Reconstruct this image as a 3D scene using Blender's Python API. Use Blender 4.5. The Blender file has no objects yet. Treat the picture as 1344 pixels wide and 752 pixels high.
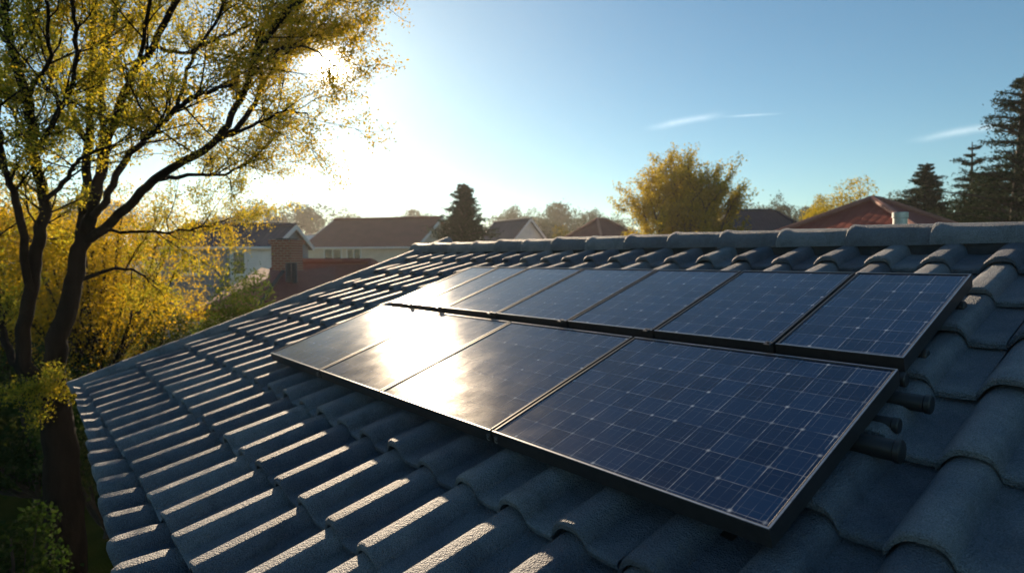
import bpy, math, random
import numpy as np
from mathutils import Vector, Matrix
R = math.radians
rng = np.random.default_rng(11)
random.seed(5)
sc = bpy.context.scene
COL = sc.collection

# ------------------------------------------------------------------ camera
CAM_Z = 4.5
F, CX, CY = 791.0, 672.0, 376.0            # focal length and centre in photo pixels
PITCH = math.atan2(35.0, F)
cam_d = bpy.data.cameras.new('camera')
cam = bpy.data.objects.new('camera', cam_d)
COL.objects.link(cam)
cam.location = (0, 0, CAM_Z)
cam.rotation_euler = (R(90) - PITCH, 0, 0)
cam_d.sensor_width = 36.0
cam_d.lens = F / 1344 * 36
cam_d.clip_start = 0.02
cam_d.clip_end = 5000
cam_d.dof.use_dof = True
cam_d.dof.focus_distance = 2.6
cam_d.dof.aperture_fstop = 2.4
sc.camera = cam

EX = Vector((1, 0, 0))
EF = Vector((0, math.cos(PITCH), -math.sin(PITCH)))
EU = Vector((0, math.sin(PITCH), math.cos(PITCH)))
CAMP = Vector((0, 0, CAM_Z))

def ray(px, py):
    return EX * (px - CX) + EF * F - EU * (py - CY)

def at(px, py, depth):
    """point seen at that photo pixel, depth metres ahead (along world Y)"""
    r = ray(px, py)
    return CAMP + r * (depth / r.y)

# ------------------------------------------------------------------ sun, sky
SUN_DIR = ray(435, 88).normalized()
SUN_EL = math.asin(SUN_DIR.z)
SUN_AZ = math.atan2(SUN_DIR.x, SUN_DIR.y)          # from +Y towards +X
SKY_STRENGTH = 0.055
sc.view_settings.view_transform = 'Standard'
sc.view_settings.look = 'None'
sc.view_settings.gamma = 1
sc.view_settings.exposure = 1.0
sc.view_settings.use_curve_mapping = False

sun_d = bpy.data.lights.new('sun', 'SUN')
sun_d.energy = 5.0
sun_d.angle = R(0.5)
sun_d.color = (1.0, 0.77, 0.52)
sun = bpy.data.objects.new('sun', sun_d)
COL.objects.link(sun)
sun.location = (-20, 60, 40)
sun.rotation_euler = (-SUN_DIR).to_track_quat('-Z', 'Y').to_euler()

world = bpy.data.worlds.new('World')
sc.world = world
world.use_nodes = True
wt = world.node_tree
for nd in list(wt.nodes):
    wt.nodes.remove(nd)

def nn(t, typ, **kw):
    nd = t.nodes.new(typ)
    for k, v in kw.items():
        if k == 'inp':
            for kk, vv in v.items():
                nd.inputs[kk].default_value = vv
        else:
            setattr(nd, k, v)
    return nd

def math_n(t, op, a, b=None, clamp=False):
    nd = t.nodes.new('ShaderNodeMath')
    nd.operation = op
    nd.use_clamp = clamp
    for i, v in enumerate((a, b)):
        if v is None:
            continue
        if isinstance(v, (int, float)):
            nd.inputs[i].default_value = v
        else:
            t.links.new(v, nd.inputs[i])
    return nd.outputs[0]

sky = nn(wt, 'ShaderNodeTexSky')
sky.sky_type = 'NISHITA'
sky.sun_disc = False
sky.sun_elevation = SUN_EL
sky.sun_rotation = SUN_AZ
sky.altitude = 50
sky.air_density = 1.0
sky.dust_density = .12
sky.ozone_density = 1.5
bg = nn(wt, 'ShaderNodeBackground')
bg.inputs['Strength'].default_value = SKY_STRENGTH
tint = nn(wt, 'ShaderNodeMix', data_type='RGBA', blend_type='MULTIPLY')
tint.inputs[0].default_value = 1
tint.inputs[7].default_value = (.69, .99, 1.05, 1)          # cool white balance of the clear sky
wt.links.new(sky.outputs[0], tint.inputs[6])
wt.links.new(tint.outputs[2], bg.inputs['Color'])
tc = nn(wt, 'ShaderNodeTexCoord')
def vdot(v):
    d = nn(wt, 'ShaderNodeVectorMath', operation='DOT_PRODUCT')
    wt.links.new(tc.outputs['Generated'], d.inputs[0])
    d.inputs[1].default_value = v
    return d.outputs['Value']
# bright air round the sun
cd = math_n(wt, 'MAXIMUM', vdot(SUN_DIR), 0.0)
halo = math_n(wt, 'ADD', math_n(wt, 'MULTIPLY', math_n(wt, 'POWER', cd, 20.0), 0.09),
              math_n(wt, 'ADD', math_n(wt, 'MULTIPLY', math_n(wt, 'POWER', cd, 150.0), 0.10),
                     math_n(wt, 'MULTIPLY', math_n(wt, 'POWER', cd, 6000.0), 14.0)))
bg2 = nn(wt, 'ShaderNodeBackground')
bg2.inputs['Color'].default_value = (1.0, 0.86, 0.62, 1)
wt.links.new(halo, bg2.inputs['Strength'])
# two thin cirrus wisps, laid out by direction on the sky
def wisp(px0, py0, px1, py1, width, seed):
    a, b = ray(px0, py0).normalized(), ray(px1, py1).normalized()
    c = ((a + b) / 2).normalized()
    t = (b - a).normalized()
    n_ = c.cross(t).normalized()
    half = (b - a).length / 2
    x = math_n(wt, 'DIVIDE', vdot(t), half)                # -1..1 along
    ns = nn(wt, 'ShaderNodeTexNoise', inp={'Scale': 9.0, 'Detail': 4.0})
    mp = nn(wt, 'ShaderNodeMapping')
    mp.inputs['Location'].default_value = (seed, seed * .3, 0)
    wt.links.new(tc.outputs['Generated'], mp.inputs[0])
    wt.links.new(mp.outputs[0], ns.inputs['Vector'])
    y0 = math_n(wt, 'DIVIDE', vdot(n_), width)
    y = math_n(wt, 'ADD', y0, math_n(wt, 'MULTIPLY', math_n(wt, 'SUBTRACT', ns.outputs[0], .5), 3.0))
    fx = math_n(wt, 'SUBTRACT', 1.0, math_n(wt, 'MULTIPLY', x, x), clamp=True)
    fy = math_n(wt, 'POWER', 2.718, math_n(wt, 'MULTIPLY', math_n(wt, 'MULTIPLY', y, y), -1.2))
    ns2 = nn(wt, 'ShaderNodeTexNoise', inp={'Scale': 70.0, 'Detail': 7.0, 'Roughness': .7})
    wt.links.new(mp.outputs[0], ns2.inputs['Vector'])
    g = math_n(wt, 'MULTIPLY', math_n(wt, 'MULTIPLY', fx, fx), fy)
    return math_n(wt, 'MULTIPLY', g, math_n(wt, 'ADD', ns2.outputs[0], .25))
front = math_n(wt, 'GREATER_THAN', vdot(Vector((0, 1, 0))), 0.0)
cl = math_n(wt, 'ADD', math_n(wt, 'ADD', wisp(838, 170, 962, 150, .0048, 3.0), wisp(940, 154, 1035, 149, .0013, 4.4)), wisp(1180, 186, 1370, 160, .0045, 7.7))
cl = math_n(wt, 'MULTIPLY', math_n(wt, 'MULTIPLY', cl, front), 0.2)
bg3 = nn(wt, 'ShaderNodeBackground')
bg3.inputs['Color'].default_value = (1.0, 0.88, 0.76, 1)
wt.links.new(cl, bg3.inputs['Strength'])
a1 = nn(wt, 'ShaderNodeAddShader')
a2 = nn(wt, 'ShaderNodeAddShader')
wo = nn(wt, 'ShaderNodeOutputWorld')
wt.links.new(bg.outputs[0], a1.inputs[0]); wt.links.new(bg2.outputs[0], a1.inputs[1])
wt.links.new(a1.outputs[0], a2.inputs[0]); wt.links.new(bg3.outputs[0], a2.inputs[1])
wt.links.new(a2.outputs[0], wo.inputs['Surface'])

sc.cycles.use_denoising = True
sc.cycles.max_bounces = 6
sc.cycles.diffuse_bounces = 3
sc.cycles.glossy_bounces = 3
sc.cycles.transmission_bounces = 4
sc.cycles.volume_bounces = 1
sc.cycles.sample_clamp_indirect = 6

# ------------------------------------------------------------------ materials
def new_mat(name):
    m = bpy.data.materials.new(name)
    m.use_nodes = True
    return m, m.node_tree, m.node_tree.nodes['Principled BSDF']

def noisy(name, c1, c2, scale=5.0, rough=0.8, bump=0.0, bscale=60.0, metallic=0.0, spec=0.5, detail=6.0, stretch=(1, 1, 1)):
    m, t, b = new_mat(name)
    tcn = nn(t, 'ShaderNodeTexCoord')
    mp = nn(t, 'ShaderNodeMapping')
    mp.inputs['Scale'].default_value = stretch
    t.links.new(tcn.outputs['Object'], mp.inputs[0])
    ns = nn(t, 'ShaderNodeTexNoise', inp={'Scale': scale, 'Detail': detail, 'Roughness': .6})
    t.links.new(mp.outputs[0], ns.inputs['Vector'])
    rp = nn(t, 'ShaderNodeValToRGB')
    rp.color_ramp.elements[0].position = .32
    rp.color_ramp.elements[1].position = .68
    rp.color_ramp.elements[0].color = (*c1, 1)
    rp.color_ramp.elements[1].color = (*c2, 1)
    t.links.new(ns.outputs[0], rp.inputs[0])
    t.links.new(rp.outputs[0], b.inputs['Base Color'])
    b.inputs['Roughness'].default_value = rough
    b.inputs['Metallic'].default_value = metallic
    b.inputs['Specular IOR Level'].default_value = spec
    if bump:
        n2 = nn(t, 'ShaderNodeTexNoise', inp={'Scale': bscale, 'Detail': 4.0, 'Roughness': .65})
        t.links.new(mp.outputs[0], n2.inputs['Vector'])
        bp = nn(t, 'ShaderNodeBump', inp={'Strength': 1.0, 'Distance': bump})
        t.links.new(n2.outputs[0], bp.inputs['Height'])
        t.links.new(bp.outputs[0], b.inputs['Normal'])
    return m

def leaf_mat(name, cols, transl=0.5, tint=(1, 1, 1)):
    m = bpy.data.materials.new(name)
    m.use_nodes = True
    t = m.node_tree
    for nd in list(t.nodes):
        t.nodes.remove(nd)
    at_ = nn(t, 'ShaderNodeAttribute', attribute_name='tone')
    rp = nn(t, 'ShaderNodeValToRGB')
    el = rp.color_ramp.elements
    while len(el) < len(cols):
        el.new(.5)
    for i, c in enumerate(cols):
        el[i].position = i / (len(cols) - 1)
        el[i].color = (*c, 1)
    t.links.new(at_.outputs['Fac'], rp.inputs[0])
    d = nn(t, 'ShaderNodeBsdfDiffuse')
    tr = nn(t, 'ShaderNodeBsdfTranslucent')
    g = nn(t, 'ShaderNodeBsdfGlossy', inp={'Roughness': .6})
    g.inputs['Color'].default_value = (.5, .5, .5, 1)
    t.links.new(rp.outputs[0], d.inputs[0])
    mul = nn(t, 'ShaderNodeMix', data_type='RGBA', blend_type='MULTIPLY')
    mul.inputs[0].default_value = 1
    mul.inputs[7].default_value = (*tint, 1)
    t.links.new(rp.outputs[0], mul.inputs[6])
    t.links.new(mul.outputs[2], tr.inputs[0])
    mx = nn(t, 'ShaderNodeMixShader'); mx.inputs[0].default_value = transl
    t.links.new(d.outputs[0], mx.inputs[1]); t.links.new(tr.outputs[0], mx.inputs[2])
    mx2 = nn(t, 'ShaderNodeMixShader'); mx2.inputs[0].default_value = .015
    t.links.new(mx.outputs[0], mx2.inputs[1]); t.links.new(g.outputs[0], mx2.inputs[2])
    o = nn(t, 'ShaderNodeOutputMaterial')
    t.links.new(mx2.outputs[0], o.inputs[0])
    return m

def tile_mat():
    """granular concrete roof tile: slate blue, sandy grit, paler worn crests"""
    m, t, b = new_mat('concrete_tile')
    tcn = nn(t, 'ShaderNodeTexCoord')
    n1 = nn(t, 'ShaderNodeTexNoise', inp={'Scale': 7.0, 'Detail': 5.0, 'Roughness': .6})
    n2 = nn(t, 'ShaderNodeTexNoise', inp={'Scale': 250.0, 'Detail': 3.0, 'Roughness': .75})
    v = nn(t, 'ShaderNodeTexVoronoi', inp={'Scale': 150.0})
    for n_ in (n1, n2, v):
        t.links.new(tcn.outputs['Object'], n_.inputs['Vector'])
    tone = nn(t, 'ShaderNodeAttribute', attribute_name='tone')
    r1 = nn(t, 'ShaderNodeValToRGB')
    r1.color_ramp.elements[0].position = .3; r1.color_ramp.elements[1].position = .72
    r1.color_ramp.elements[0].color = (.105, .130, .178, 1)
    r1.color_ramp.elements[1].color = (.195, .220, .262, 1)
    t.links.new(n1.outputs[0], r1.inputs[0])
    r2 = nn(t, 'ShaderNodeValToRGB')
    r2.color_ramp.elements[0].position = .3; r2.color_ramp.elements[1].position = .7
    r2.color_ramp.elements[0].color = (.30, .30, .31, 1)
    r2.color_ramp.elements[1].color = (1.75, 1.7, 1.62, 1)
    t.links.new(n2.outputs[0], r2.inputs[0])
    mul = nn(t, 'ShaderNodeMix', data_type='RGBA', blend_type='MULTIPLY'); mul.inputs[0].default_value = 1
    t.links.new(r1.outputs[0], mul.inputs[6]); t.links.new(r2.outputs[0], mul.inputs[7])
    m2 = nn(t, 'ShaderNodeMix', data_type='RGBA', blend_type='MULTIPLY'); m2.inputs[0].default_value = 1
    r3 = nn(t, 'ShaderNodeValToRGB')
    r3.color_ramp.elements[0].color = (.62, .64, .70, 1); r3.color_ramp.elements[1].color = (1.3, 1.26, 1.18, 1)
    t.links.new(tone.outputs['Fac'], r3.inputs[0])
    t.links.new(mul.outputs[2], m2.inputs[6]); t.links.new(r3.outputs[0], m2.inputs[7])
    # soot and lichen blotches of their own shape
    nl = nn(t, 'ShaderNodeTexNoise', inp={'Scale': 11.0, 'Detail': 8.0, 'Roughness': .7})
    t.links.new(tcn.outputs['Object'], nl.inputs['Vector'])
    lich = math_n(t, 'MULTIPLY', math_n(t, 'SUBTRACT', nl.outputs[0], .60), 9.0, clamp=True)
    m3 = nn(t, 'ShaderNodeMix', data_type='RGBA')
    t.links.new(math_n(t, 'MULTIPLY', lich, .45), m3.inputs[0]); t.links.new(m2.outputs[2], m3.inputs[6])
    m3.inputs[7].default_value = (.17, .17, .155, 1)
    nk = nn(t, 'ShaderNodeTexNoise', inp={'Scale': 4.0, 'Detail': 7.0, 'Roughness': .65, 'Distortion': .6})
    t.links.new(tcn.outputs['Object'], nk.inputs['Vector'])
    soot = math_n(t, 'MULTIPLY', math_n(t, 'SUBTRACT', nk.outputs[0], .55), 6.0, clamp=True)
    m4 = nn(t, 'ShaderNodeMix', data_type='RGBA')
    t.links.new(math_n(t, 'MULTIPLY', soot, .5), m4.inputs[0]); t.links.new(m3.outputs[2], m4.inputs[6])
    m4.inputs[7].default_value = (.035, .038, .042, 1)
    t.links.new(m4.outputs[2], b.inputs['Base Color'])
    b.inputs['Roughness'].default_value = .62
    b.inputs['Specular IOR Level'].default_value = .55
    add = math_n(t, 'ADD', math_n(t, 'MULTIPLY', n2.outputs[0], .7), math_n(t, 'MULTIPLY', v.outputs['Distance'], .9))
    n3 = nn(t, 'ShaderNodeTexNoise', inp={'Scale': 70.0, 'Detail': 3.0})
    t.links.new(tcn.outputs['Object'], n3.inputs['Vector'])
    add2 = math_n(t, 'ADD', add, math_n(t, 'MULTIPLY', n3.outputs[0], 1.0))
    bp = nn(t, 'ShaderNodeBump', inp={'Strength': .9, 'Distance': .012})
    t.links.new(add2, bp.inputs['Height'])
    t.links.new(bp.outputs[0], b.inputs['Normal'])
    return m

def cell_mat():
    """dark blue silicon cells under textured solar glass; UV counts cells"""
    m, t, b = new_mat('solar_cells')
    uv = nn(t, 'ShaderNodeUVMap', uv_map='cells')
    sp = nn(t, 'ShaderNodeSeparateXYZ')
    t.links.new(uv.outputs[0], sp.inputs[0])
    def dist_line(src, mult=1.0, off=0.0):
        f = math_n(t, 'FRACT', math_n(t, 'ADD', math_n(t, 'MULTIPLY', src, mult), off + .5))
        return math_n(t, 'DIVIDE', math_n(t, 'ABSOLUTE', math_n(t, 'SUBTRACT', f, .5)), mult)
    U, V = sp.outputs[0], sp.outputs[1]
    tcn = nn(t, 'ShaderNodeTexCoord')
    def line(d, w):
        return math_n(t, 'SUBTRACT', 1.0, math_n(t, 'SMOOTH_MIN', math_n(t, 'DIVIDE', d, w), 1.0), clamp=True)
    gu, gv = dist_line(U), dist_line(V)
    brk = nn(t, 'ShaderNodeTexNoise', inp={'Scale': 14.0, 'Detail': 3.0})
    t.links.new(tcn.outputs['Object'], brk.inputs['Vector'])
    bk = math_n(t, 'MULTIPLY', math_n(t, 'SUBTRACT', brk.outputs[0], .30), 2.4, clamp=True)
    l1 = math_n(t, 'MULTIPLY', line(gu, .017), .85)
    l2 = math_n(t, 'MULTIPLY', line(gv, .015), .62)
    bus = math_n(t, 'MULTIPLY', line(dist_line(U, 3.0, .5), .008), .36)
    bus2 = math_n(t, 'MULTIPLY', line(dist_line(V, 2.0, .5), .008), .20)
    lines = math_n(t, 'MULTIPLY', math_n(t, 'MAXIMUM', math_n(t, 'MAXIMUM', l1, l2), math_n(t, 'MAXIMUM', bus, bus2)), bk)
    dd = math_n(t, 'SQRT', math_n(t, 'ADD', math_n(t, 'MULTIPLY', gu, gu), math_n(t, 'MULTIPLY', gv, gv)))
    rc = nn(t, 'ShaderNodeTexWhiteNoise', noise_dimensions='2D')
    fr_ = nn(t, 'ShaderNodeVectorMath', operation='FLOOR'); ad_ = nn(t, 'ShaderNodeVectorMath', operation='ADD')
    ad_.inputs[1].default_value = (.5, .5, 0)
    t.links.new(uv.outputs[0], ad_.inputs[0]); t.links.new(ad_.outputs[0], fr_.inputs[0]); t.links.new(fr_.outputs[0], rc.inputs['Vector'])
    glint_dots = math_n(t, 'MULTIPLY', line(dd, .085), math_n(t, 'MULTIPLY', rc.outputs['Value'], rc.outputs['Value']))  # crossing dots; random strength paints sparkling reflections into the colour
    sil = math_n(t, 'MAXIMUM', lines, glint_dots, clamp=True)
    # each cell a slightly different blue
    wn = nn(t, 'ShaderNodeTexWhiteNoise', noise_dimensions='2D')
    fl = nn(t, 'ShaderNodeVectorMath', operation='FLOOR')
    t.links.new(uv.outputs[0], fl.inputs[0]); t.links.new(fl.outputs[0], wn.inputs['Vector'])
    r1 = nn(t, 'ShaderNodeValToRGB')
    r1.color_ramp.elements[0].color = (.002, .012, .046, 1)
    r1.color_ramp.elements[1].color = (.005, .023, .076, 1)
    t.links.new(wn.outputs['Value'], r1.inputs[0])
    mx = nn(t, 'ShaderNodeMix', data_type='RGBA')
    t.links.new(sil, mx.inputs[0]); t.links.new(r1.outputs[0], mx.inputs[6])
    mx.inputs[7].default_value = (.55, .58, .62, 1)
    t.links.new(mx.outputs[2], b.inputs['Base Color'])
    ns = nn(t, 'ShaderNodeTexNoise', inp={'Scale': 260.0, 'Detail': 2.0})
    t.links.new(tcn.outputs['Object'], ns.inputs['Vector'])
    nd = nn(t, 'ShaderNodeTexNoise', inp={'Scale': 6.0, 'Detail': 6.0, 'Roughness': .65})
    t.links.new(tcn.outputs['Object'], nd.inputs['Vector'])
    ro = nn(t, 'ShaderNodeMapRange')
    ro.inputs[1].default_value = .3; ro.inputs[2].default_value = .7
    ro.inputs[3].default_value = .145; ro.inputs[4].default_value = .205
    t.links.new(nd.outputs[0], ro.inputs[0])
    t.links.new(ro.outputs[0], b.inputs['Roughness'])
    b.inputs['Specular Tint'].default_value = (1, 1, 1, 1)
    b.inputs['IOR'].default_value = 1.37
    bp = nn(t, 'ShaderNodeBump', inp={'Strength': 1.0, 'Distance': .0004})
    t.links.new(ns.outputs[0], bp.inputs['Height'])
    t.links.new(bp.outputs[0], b.inputs['Normal'])
    return m

def rooftile_mat(name, c1, c2, sx=4.0, sy=3.2, rough=.7):
    """small-scale tile pattern for the neighbours' roofs (UV in metres)"""
    m, t, b = new_mat(name)
    b.inputs['IOR'].default_value = 1.2
    uv = nn(t, 'ShaderNodeUVMap', uv_map='m')
    sp = nn(t, 'ShaderNodeSeparateXYZ'); t.links.new(uv.outputs[0], sp.inputs[0])
    fu = math_n(t, 'FRACT', math_n(t, 'MULTIPLY', sp.outputs[0], sx))
    fv = math_n(t, 'FRACT', math_n(t, 'MULTIPLY', sp.outputs[1], sy))
    hu = math_n(t, 'SINE', math_n(t, 'MULTIPLY', fu, math.pi))
    hv = math_n(t, 'SUBTRACT', 1.0, fv)
    h = math_n(t, 'ADD', math_n(t, 'MULTIPLY', hu, .25), hv)
    bp = nn(t, 'ShaderNodeBump', inp={'Strength': 1.0, 'Distance': .04})
    t.links.new(h, bp.inputs['Height']); t.links.new(bp.outputs[0], b.inputs['Normal'])
    wn = nn(t, 'ShaderNodeTexNoise', inp={'Scale': 1.3, 'Detail': 8.0, 'Roughness': .7})
    t.links.new(uv.outputs[0], wn.inputs['Vector'])
    rp = nn(t, 'ShaderNodeValToRGB')
    rp.color_ramp.elements[0].position = .3; rp.color_ramp.elements[1].position = .7
    rp.color_ramp.elements[0].color = (*c1, 1); rp.color_ramp.elements[1].color = (*c2, 1)
    t.links.new(wn.outputs[0], rp.inputs[0]); t.links.new(rp.outputs[0], b.inputs['Base Color'])
    b.inputs['Roughness'].default_value = rough
    return m

def brick_mat(name):
    m, t, b = new_mat(name)
    tcn = nn(t, 'ShaderNodeTexCoord')
    mp = nn(t, 'ShaderNodeMapping'); mp.inputs['Rotation'].default_value = (R(90), 0, 0)
    t.links.new(tcn.outputs['Object'], mp.inputs[0])
    br = nn(t, 'ShaderNodeTexBrick', inp={'Scale': 1.0, 'Mortar Size': .012, 'Brick Width': .22, 'Row Height': .075})
    br.inputs['Color1'].default_value = (.30, .095, .05, 1)
    br.inputs['Color2'].default_value = (.22, .07, .04, 1)
    br.inputs['Mortar'].default_value = (.35, .28, .22, 1)
    t.links.new(mp.outputs[0], br.inputs['Vector']); t.links.new(br.outputs[0], b.inputs['Base Color'])
    b.inputs['Roughness'].default_value = .85
    return m

def plain(name, c, rough=.5, metallic=0.0, spec=.5):
    m, t, b = new_mat(name)
    b.inputs['Base Color'].default_value = (*c, 1)
    b.inputs['Roughness'].default_value = rough
    b.inputs['Metallic'].default_value = metallic
    b.inputs['Specular IOR Level'].default_value = spec
    return m

M = {}
M['tile'] = tile_mat()
M['cells'] = cell_mat()
M['frame'] = noisy('anodised_frame', (.022, .022, .025), (.035, .035, .038), 30, .42, metallic=.3)
M['lip'] = noisy('brushed_lip', (.34, .35, .37), (.48, .49, .51), 60, .33, metallic=.9)
M['black'] = noisy('black_rail', (.012, .012, .014), (.02, .02, .022), 40, .45)
M['steel'] = noisy('steel', (.24, .245, .25), (.36, .365, .37), 20, .38, metallic=1.0)
M['bark'] = noisy('bark', (.006, .005, .004), (.02, .015, .012), 9, .9, spec=.1, bump=.02, bscale=28, stretch=(1, 1, .25))
M['bark_far'] = noisy('bark_grey', (.03, .024, .018), (.06, .045, .035), 6, .9)
M['leaf_near'] = leaf_mat('olive_gold_leaves', [(.13, .165, .02), (.27, .26, .028), (.44, .33, .03), (.55, .36, .045)], .64, (1.5, 1.35, .8))
M['leaf_gold'] = leaf_mat('golden_leaves', [(.22, .20, .015), (.38, .29, .016), (.48, .34, .018), (.54, .39, .03)], .62, (1.5, 1.3, .7))
M['leaf_mix'] = leaf_mat('yellow_green_leaves', [(.06, .07, .012), (.13, .115, .012), (.20, .15, .014), (.26, .18, .016)], .42, (1.3, 1.2, .7))
M['leaf_green'] = leaf_mat('green_leaves', [(.02, .045, .010), (.035, .065, .014), (.06, .09, .018), (.09, .11, .02)], .4, (1.4, 1.3, .7))
M['leaf_autumn'] = leaf_mat('autumn_far_leaves', [(.20, .19, .015), (.38, .30, .016), (.52, .37, .018), (.58, .42, .025)], .55)
M['leaf_far'] = leaf_mat('far_leaves', [(.016, .036, .016), (.024, .048, .02), (.036, .06, .022), (.06, .072, .024)], .35)
M['needle'] = leaf_mat('dark_needles', [(.012, .024, .012), (.018, .034, .016), (.028, .046, .02), (.045, .06, .022)], .2)
M['mortar'] = noisy('ridge_mortar', (.03, .03, .034), (.05, .05, .055), 20, .95, bump=.004, bscale=60)
M['fascia'] = noisy('painted_fascia', (.05, .05, .052), (.075, .075, .078), 12, .55)
M['wall_own'] = noisy('own_render', (.30, .28, .25), (.38, .36, .32), 3, .9, bump=.003, bscale=90)
M['white_wall'] = noisy('white_render', (.62, .62, .60), (.74, .73, .70), 2, .85)
M['cream_wall'] = noisy('cream_render', (.50, .44, .35), (.60, .53, .43), 2, .85)
M['grey_wall'] = noisy('grey_blue_cladding', (.16, .19, .23), (.22, .25, .29), 2, .8)
M['white_trim'] = plain('white_trim', (.72, .71, .68), .5)
M['pane'] = noisy('window_glass', (.02, .03, .035), (.05, .065, .07), 1.5, .08)
M['roof_plum'] = rooftile_mat('plum_tiles', (.14, .040, .034), (.20, .062, .050))
M['roof_red'] = rooftile_mat('red_tiles', (.22, .048, .03), (.31, .075, .046), 3.2, 2.8)
M['roof_brick'] = rooftile_mat('rust_tiles', (.19, .055, .042), (.26, .085, .062))
M['roof_slate'] = rooftile_mat('slate_tiles', (.018, .028, .05), (.034, .045, .072))
M['roof_pale'] = rooftile_mat('pale_sheet', (.45, .46, .48), (.6, .6, .6), 2, .3, .35)
M['ridge_red'] = noisy('red_ridge', (.28, .10, .07), (.36, .15, .11), 8, .75)
M['brick'] = brick_mat('red_brick')
M['grass'] = noisy('grass_ground', (.035, .055, .010), (.085, .095, .018), .9, .95, bump=.04, bscale=25)
M['grass'].node_tree.nodes['Principled BSDF'].inputs['IOR'].default_value = 1.0
M['path'] = noisy('path_slabs', (.035, .04, .05), (.06, .065, .075), 2.5, .85)

# ------------------------------------------------------------------ mesh helpers
class MB:
    def __init__(self):
        self.v = []; self.f = []; self.uv = {}; self.tone = {}
    def face(self, pts, uv=None, tone=None):
        b = len(self.v)
        self.v.extend([tuple(p) for p in pts])
        self.f.append(tuple(range(b, b + len(pts))))
        if uv: self.uv[len(self.f) - 1] = uv
    def box(self, x0, x1, y0, y1, z0, z1, mat=None):
        P = [Vector(p) for p in ((x0, y0, z0), (x1, y0, z0), (x1, y1, z0), (x0, y1, z0), (x0, y0, z1), (x1, y0, z1), (x1, y1, z1), (x0, y1, z1))]
        if mat is not None: P = [mat @ p for p in P]
        b = len(self.v); self.v.extend([tuple(p) for p in P])
        for q in ((0, 3, 2, 1), (4, 5, 6, 7), (0, 1, 5, 4), (1, 2, 6, 5), (2, 3, 7, 6), (3, 0, 4, 7)):
            self.f.append(tuple(b + i for i in q))
    def tube(self, pts, rad, n=6, cap=True):
        pts = [Vector(p) for p in pts]
        up = None; b = len(self.v)
        for i, p in enumerate(pts):
            t = (pts[min(i + 1, len(pts) - 1)] - pts[max(i - 1, 0)])
            t = t.normalized() if t.length > 1e-9 else Vector((0, 0, 1))
            if up is None:
                up = t.orthogonal().normalized()
            up = (up - t * up.dot(t))
            up = up.normalized() if up.length > 1e-6 else t.orthogonal().normalized()
            s = t.cross(up)
            r = rad[i] if hasattr(rad, '__len__') else rad
            for k in range(n):
                a = 2 * math.pi * k / n
                self.v.append(tuple(p + (up * math.cos(a) + s * math.sin(a)) * r))
        for i in range(len(pts) - 1):
            for k in range(n):
                a0 = b + i * n + k; a1 = b + i * n + (k + 1) % n
                self.f.append((a0, a1, a1 + n, a0 + n))
        if cap:
            self.f.append(tuple(b + k for k in reversed(range(n))))
            e = b + (len(pts) - 1) * n
            self.f.append(tuple(e + k for k in range(n)))
    def mesh(self, name, mat, off=None, smooth=False, uvname='m'):
        me = bpy.data.meshes.new(name)
        vs = self.v
        if off is not None:
            vs = [(x - off[0], y - off[1], z - off[2]) for x, y, z in vs]
        me.from_pydata(vs, [], self.f)
        me.materials.append(M[mat])
        if self.uv:
            l = me.uv_layers.new(name=uvname)
            for pi, uvs in self.uv.items():
                for li, c in zip(me.polygons[pi].loop_indices, uvs):
                    l.data[li].uv = c
        if smooth:
            me.polygons.foreach_set('use_smooth', [True] * len(me.polygons))
        me.update()
        return me

def link(name, me, parent=None, loc=None):
    o = bpy.data.objects.new(name, me)
    COL.objects.link(o)
    if parent is not None: o.parent = parent
    if loc is not None: o.location = loc
    return o

def part(name, mb, mat, parent=None, off=None, smooth=False, uvname='m'):
    return link(name, mb.mesh(name, mat, off, smooth, uvname), parent)

def tag(o, label=None, cat=None, group=None, kind=None):
    if label: o['label'] = label
    if cat: o['category'] = cat
    if group: o['group'] = group
    if kind: o['kind'] = kind
    return o

def empty(name, loc=(0, 0, 0), rz=0.0, matrix=None):
    o = bpy.data.objects.new(name, None)
    COL.objects.link(o)
    o.empty_display_size = .2
    if matrix is not None: o.matrix_world = matrix
    else:
        o.location = loc; o.rotation_euler = (0, 0, rz)
    return o

def copy_tree(o, parent=None):
    c = o.copy(); COL.objects.link(c)
    if parent is not None: c.parent = parent
    for ch in list(o.children):
        copy_tree(ch, c)
    return c

def quads_mesh(name, V, tone, mat):
    """V: (N,4,3) array, one leaf-shaped quad each; tone: (N,)"""
    n = len(V)
    me = bpy.data.meshes.new(name)
    me.vertices.add(n * 4); me.loops.add(n * 4); me.polygons.add(n)
    me.vertices.foreach_set('co', V.reshape(-1).astype(np.float32))
    me.loops.foreach_set('vertex_index', np.arange(n * 4, dtype=np.int32))
    me.polygons.foreach_set('loop_start', np.arange(0, n * 4, 4, dtype=np.int32))
    me.update(calc_edges=True)
    a = me.attributes.new('tone', 'FLOAT', 'FACE')
    a.data.foreach_set('value', np.clip(tone, 0, 1).astype(np.float32))
    me.materials.append(M[mat])
    me.validate()
    return me

def leaf_quads(P, size, rng, aspect=.55, axis=None, spread=1.0):
    """rhombic leaves of about that length centred on the points P"""
    n = len(P)
    d = rng.normal(size=(n, 3))
    if axis is not None: d = d * spread + axis
    d /= np.linalg.norm(d, axis=1)[:, None] + 1e-9
    e = rng.normal(size=(n, 3)); e -= d * (e * d).sum(1)[:, None]
    e /= np.linalg.norm(e, axis=1)[:, None] + 1e-9
    nrm = np.cross(d, e)
    s = size * rng.uniform(.65, 1.3, n)[:, None]
    w = s * aspect * .5
    bend = nrm * s * .12
    return np.stack([P - d * s * .5, P + e * w - bend, P + d * s * .5, P - e * w - bend], axis=1)

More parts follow.
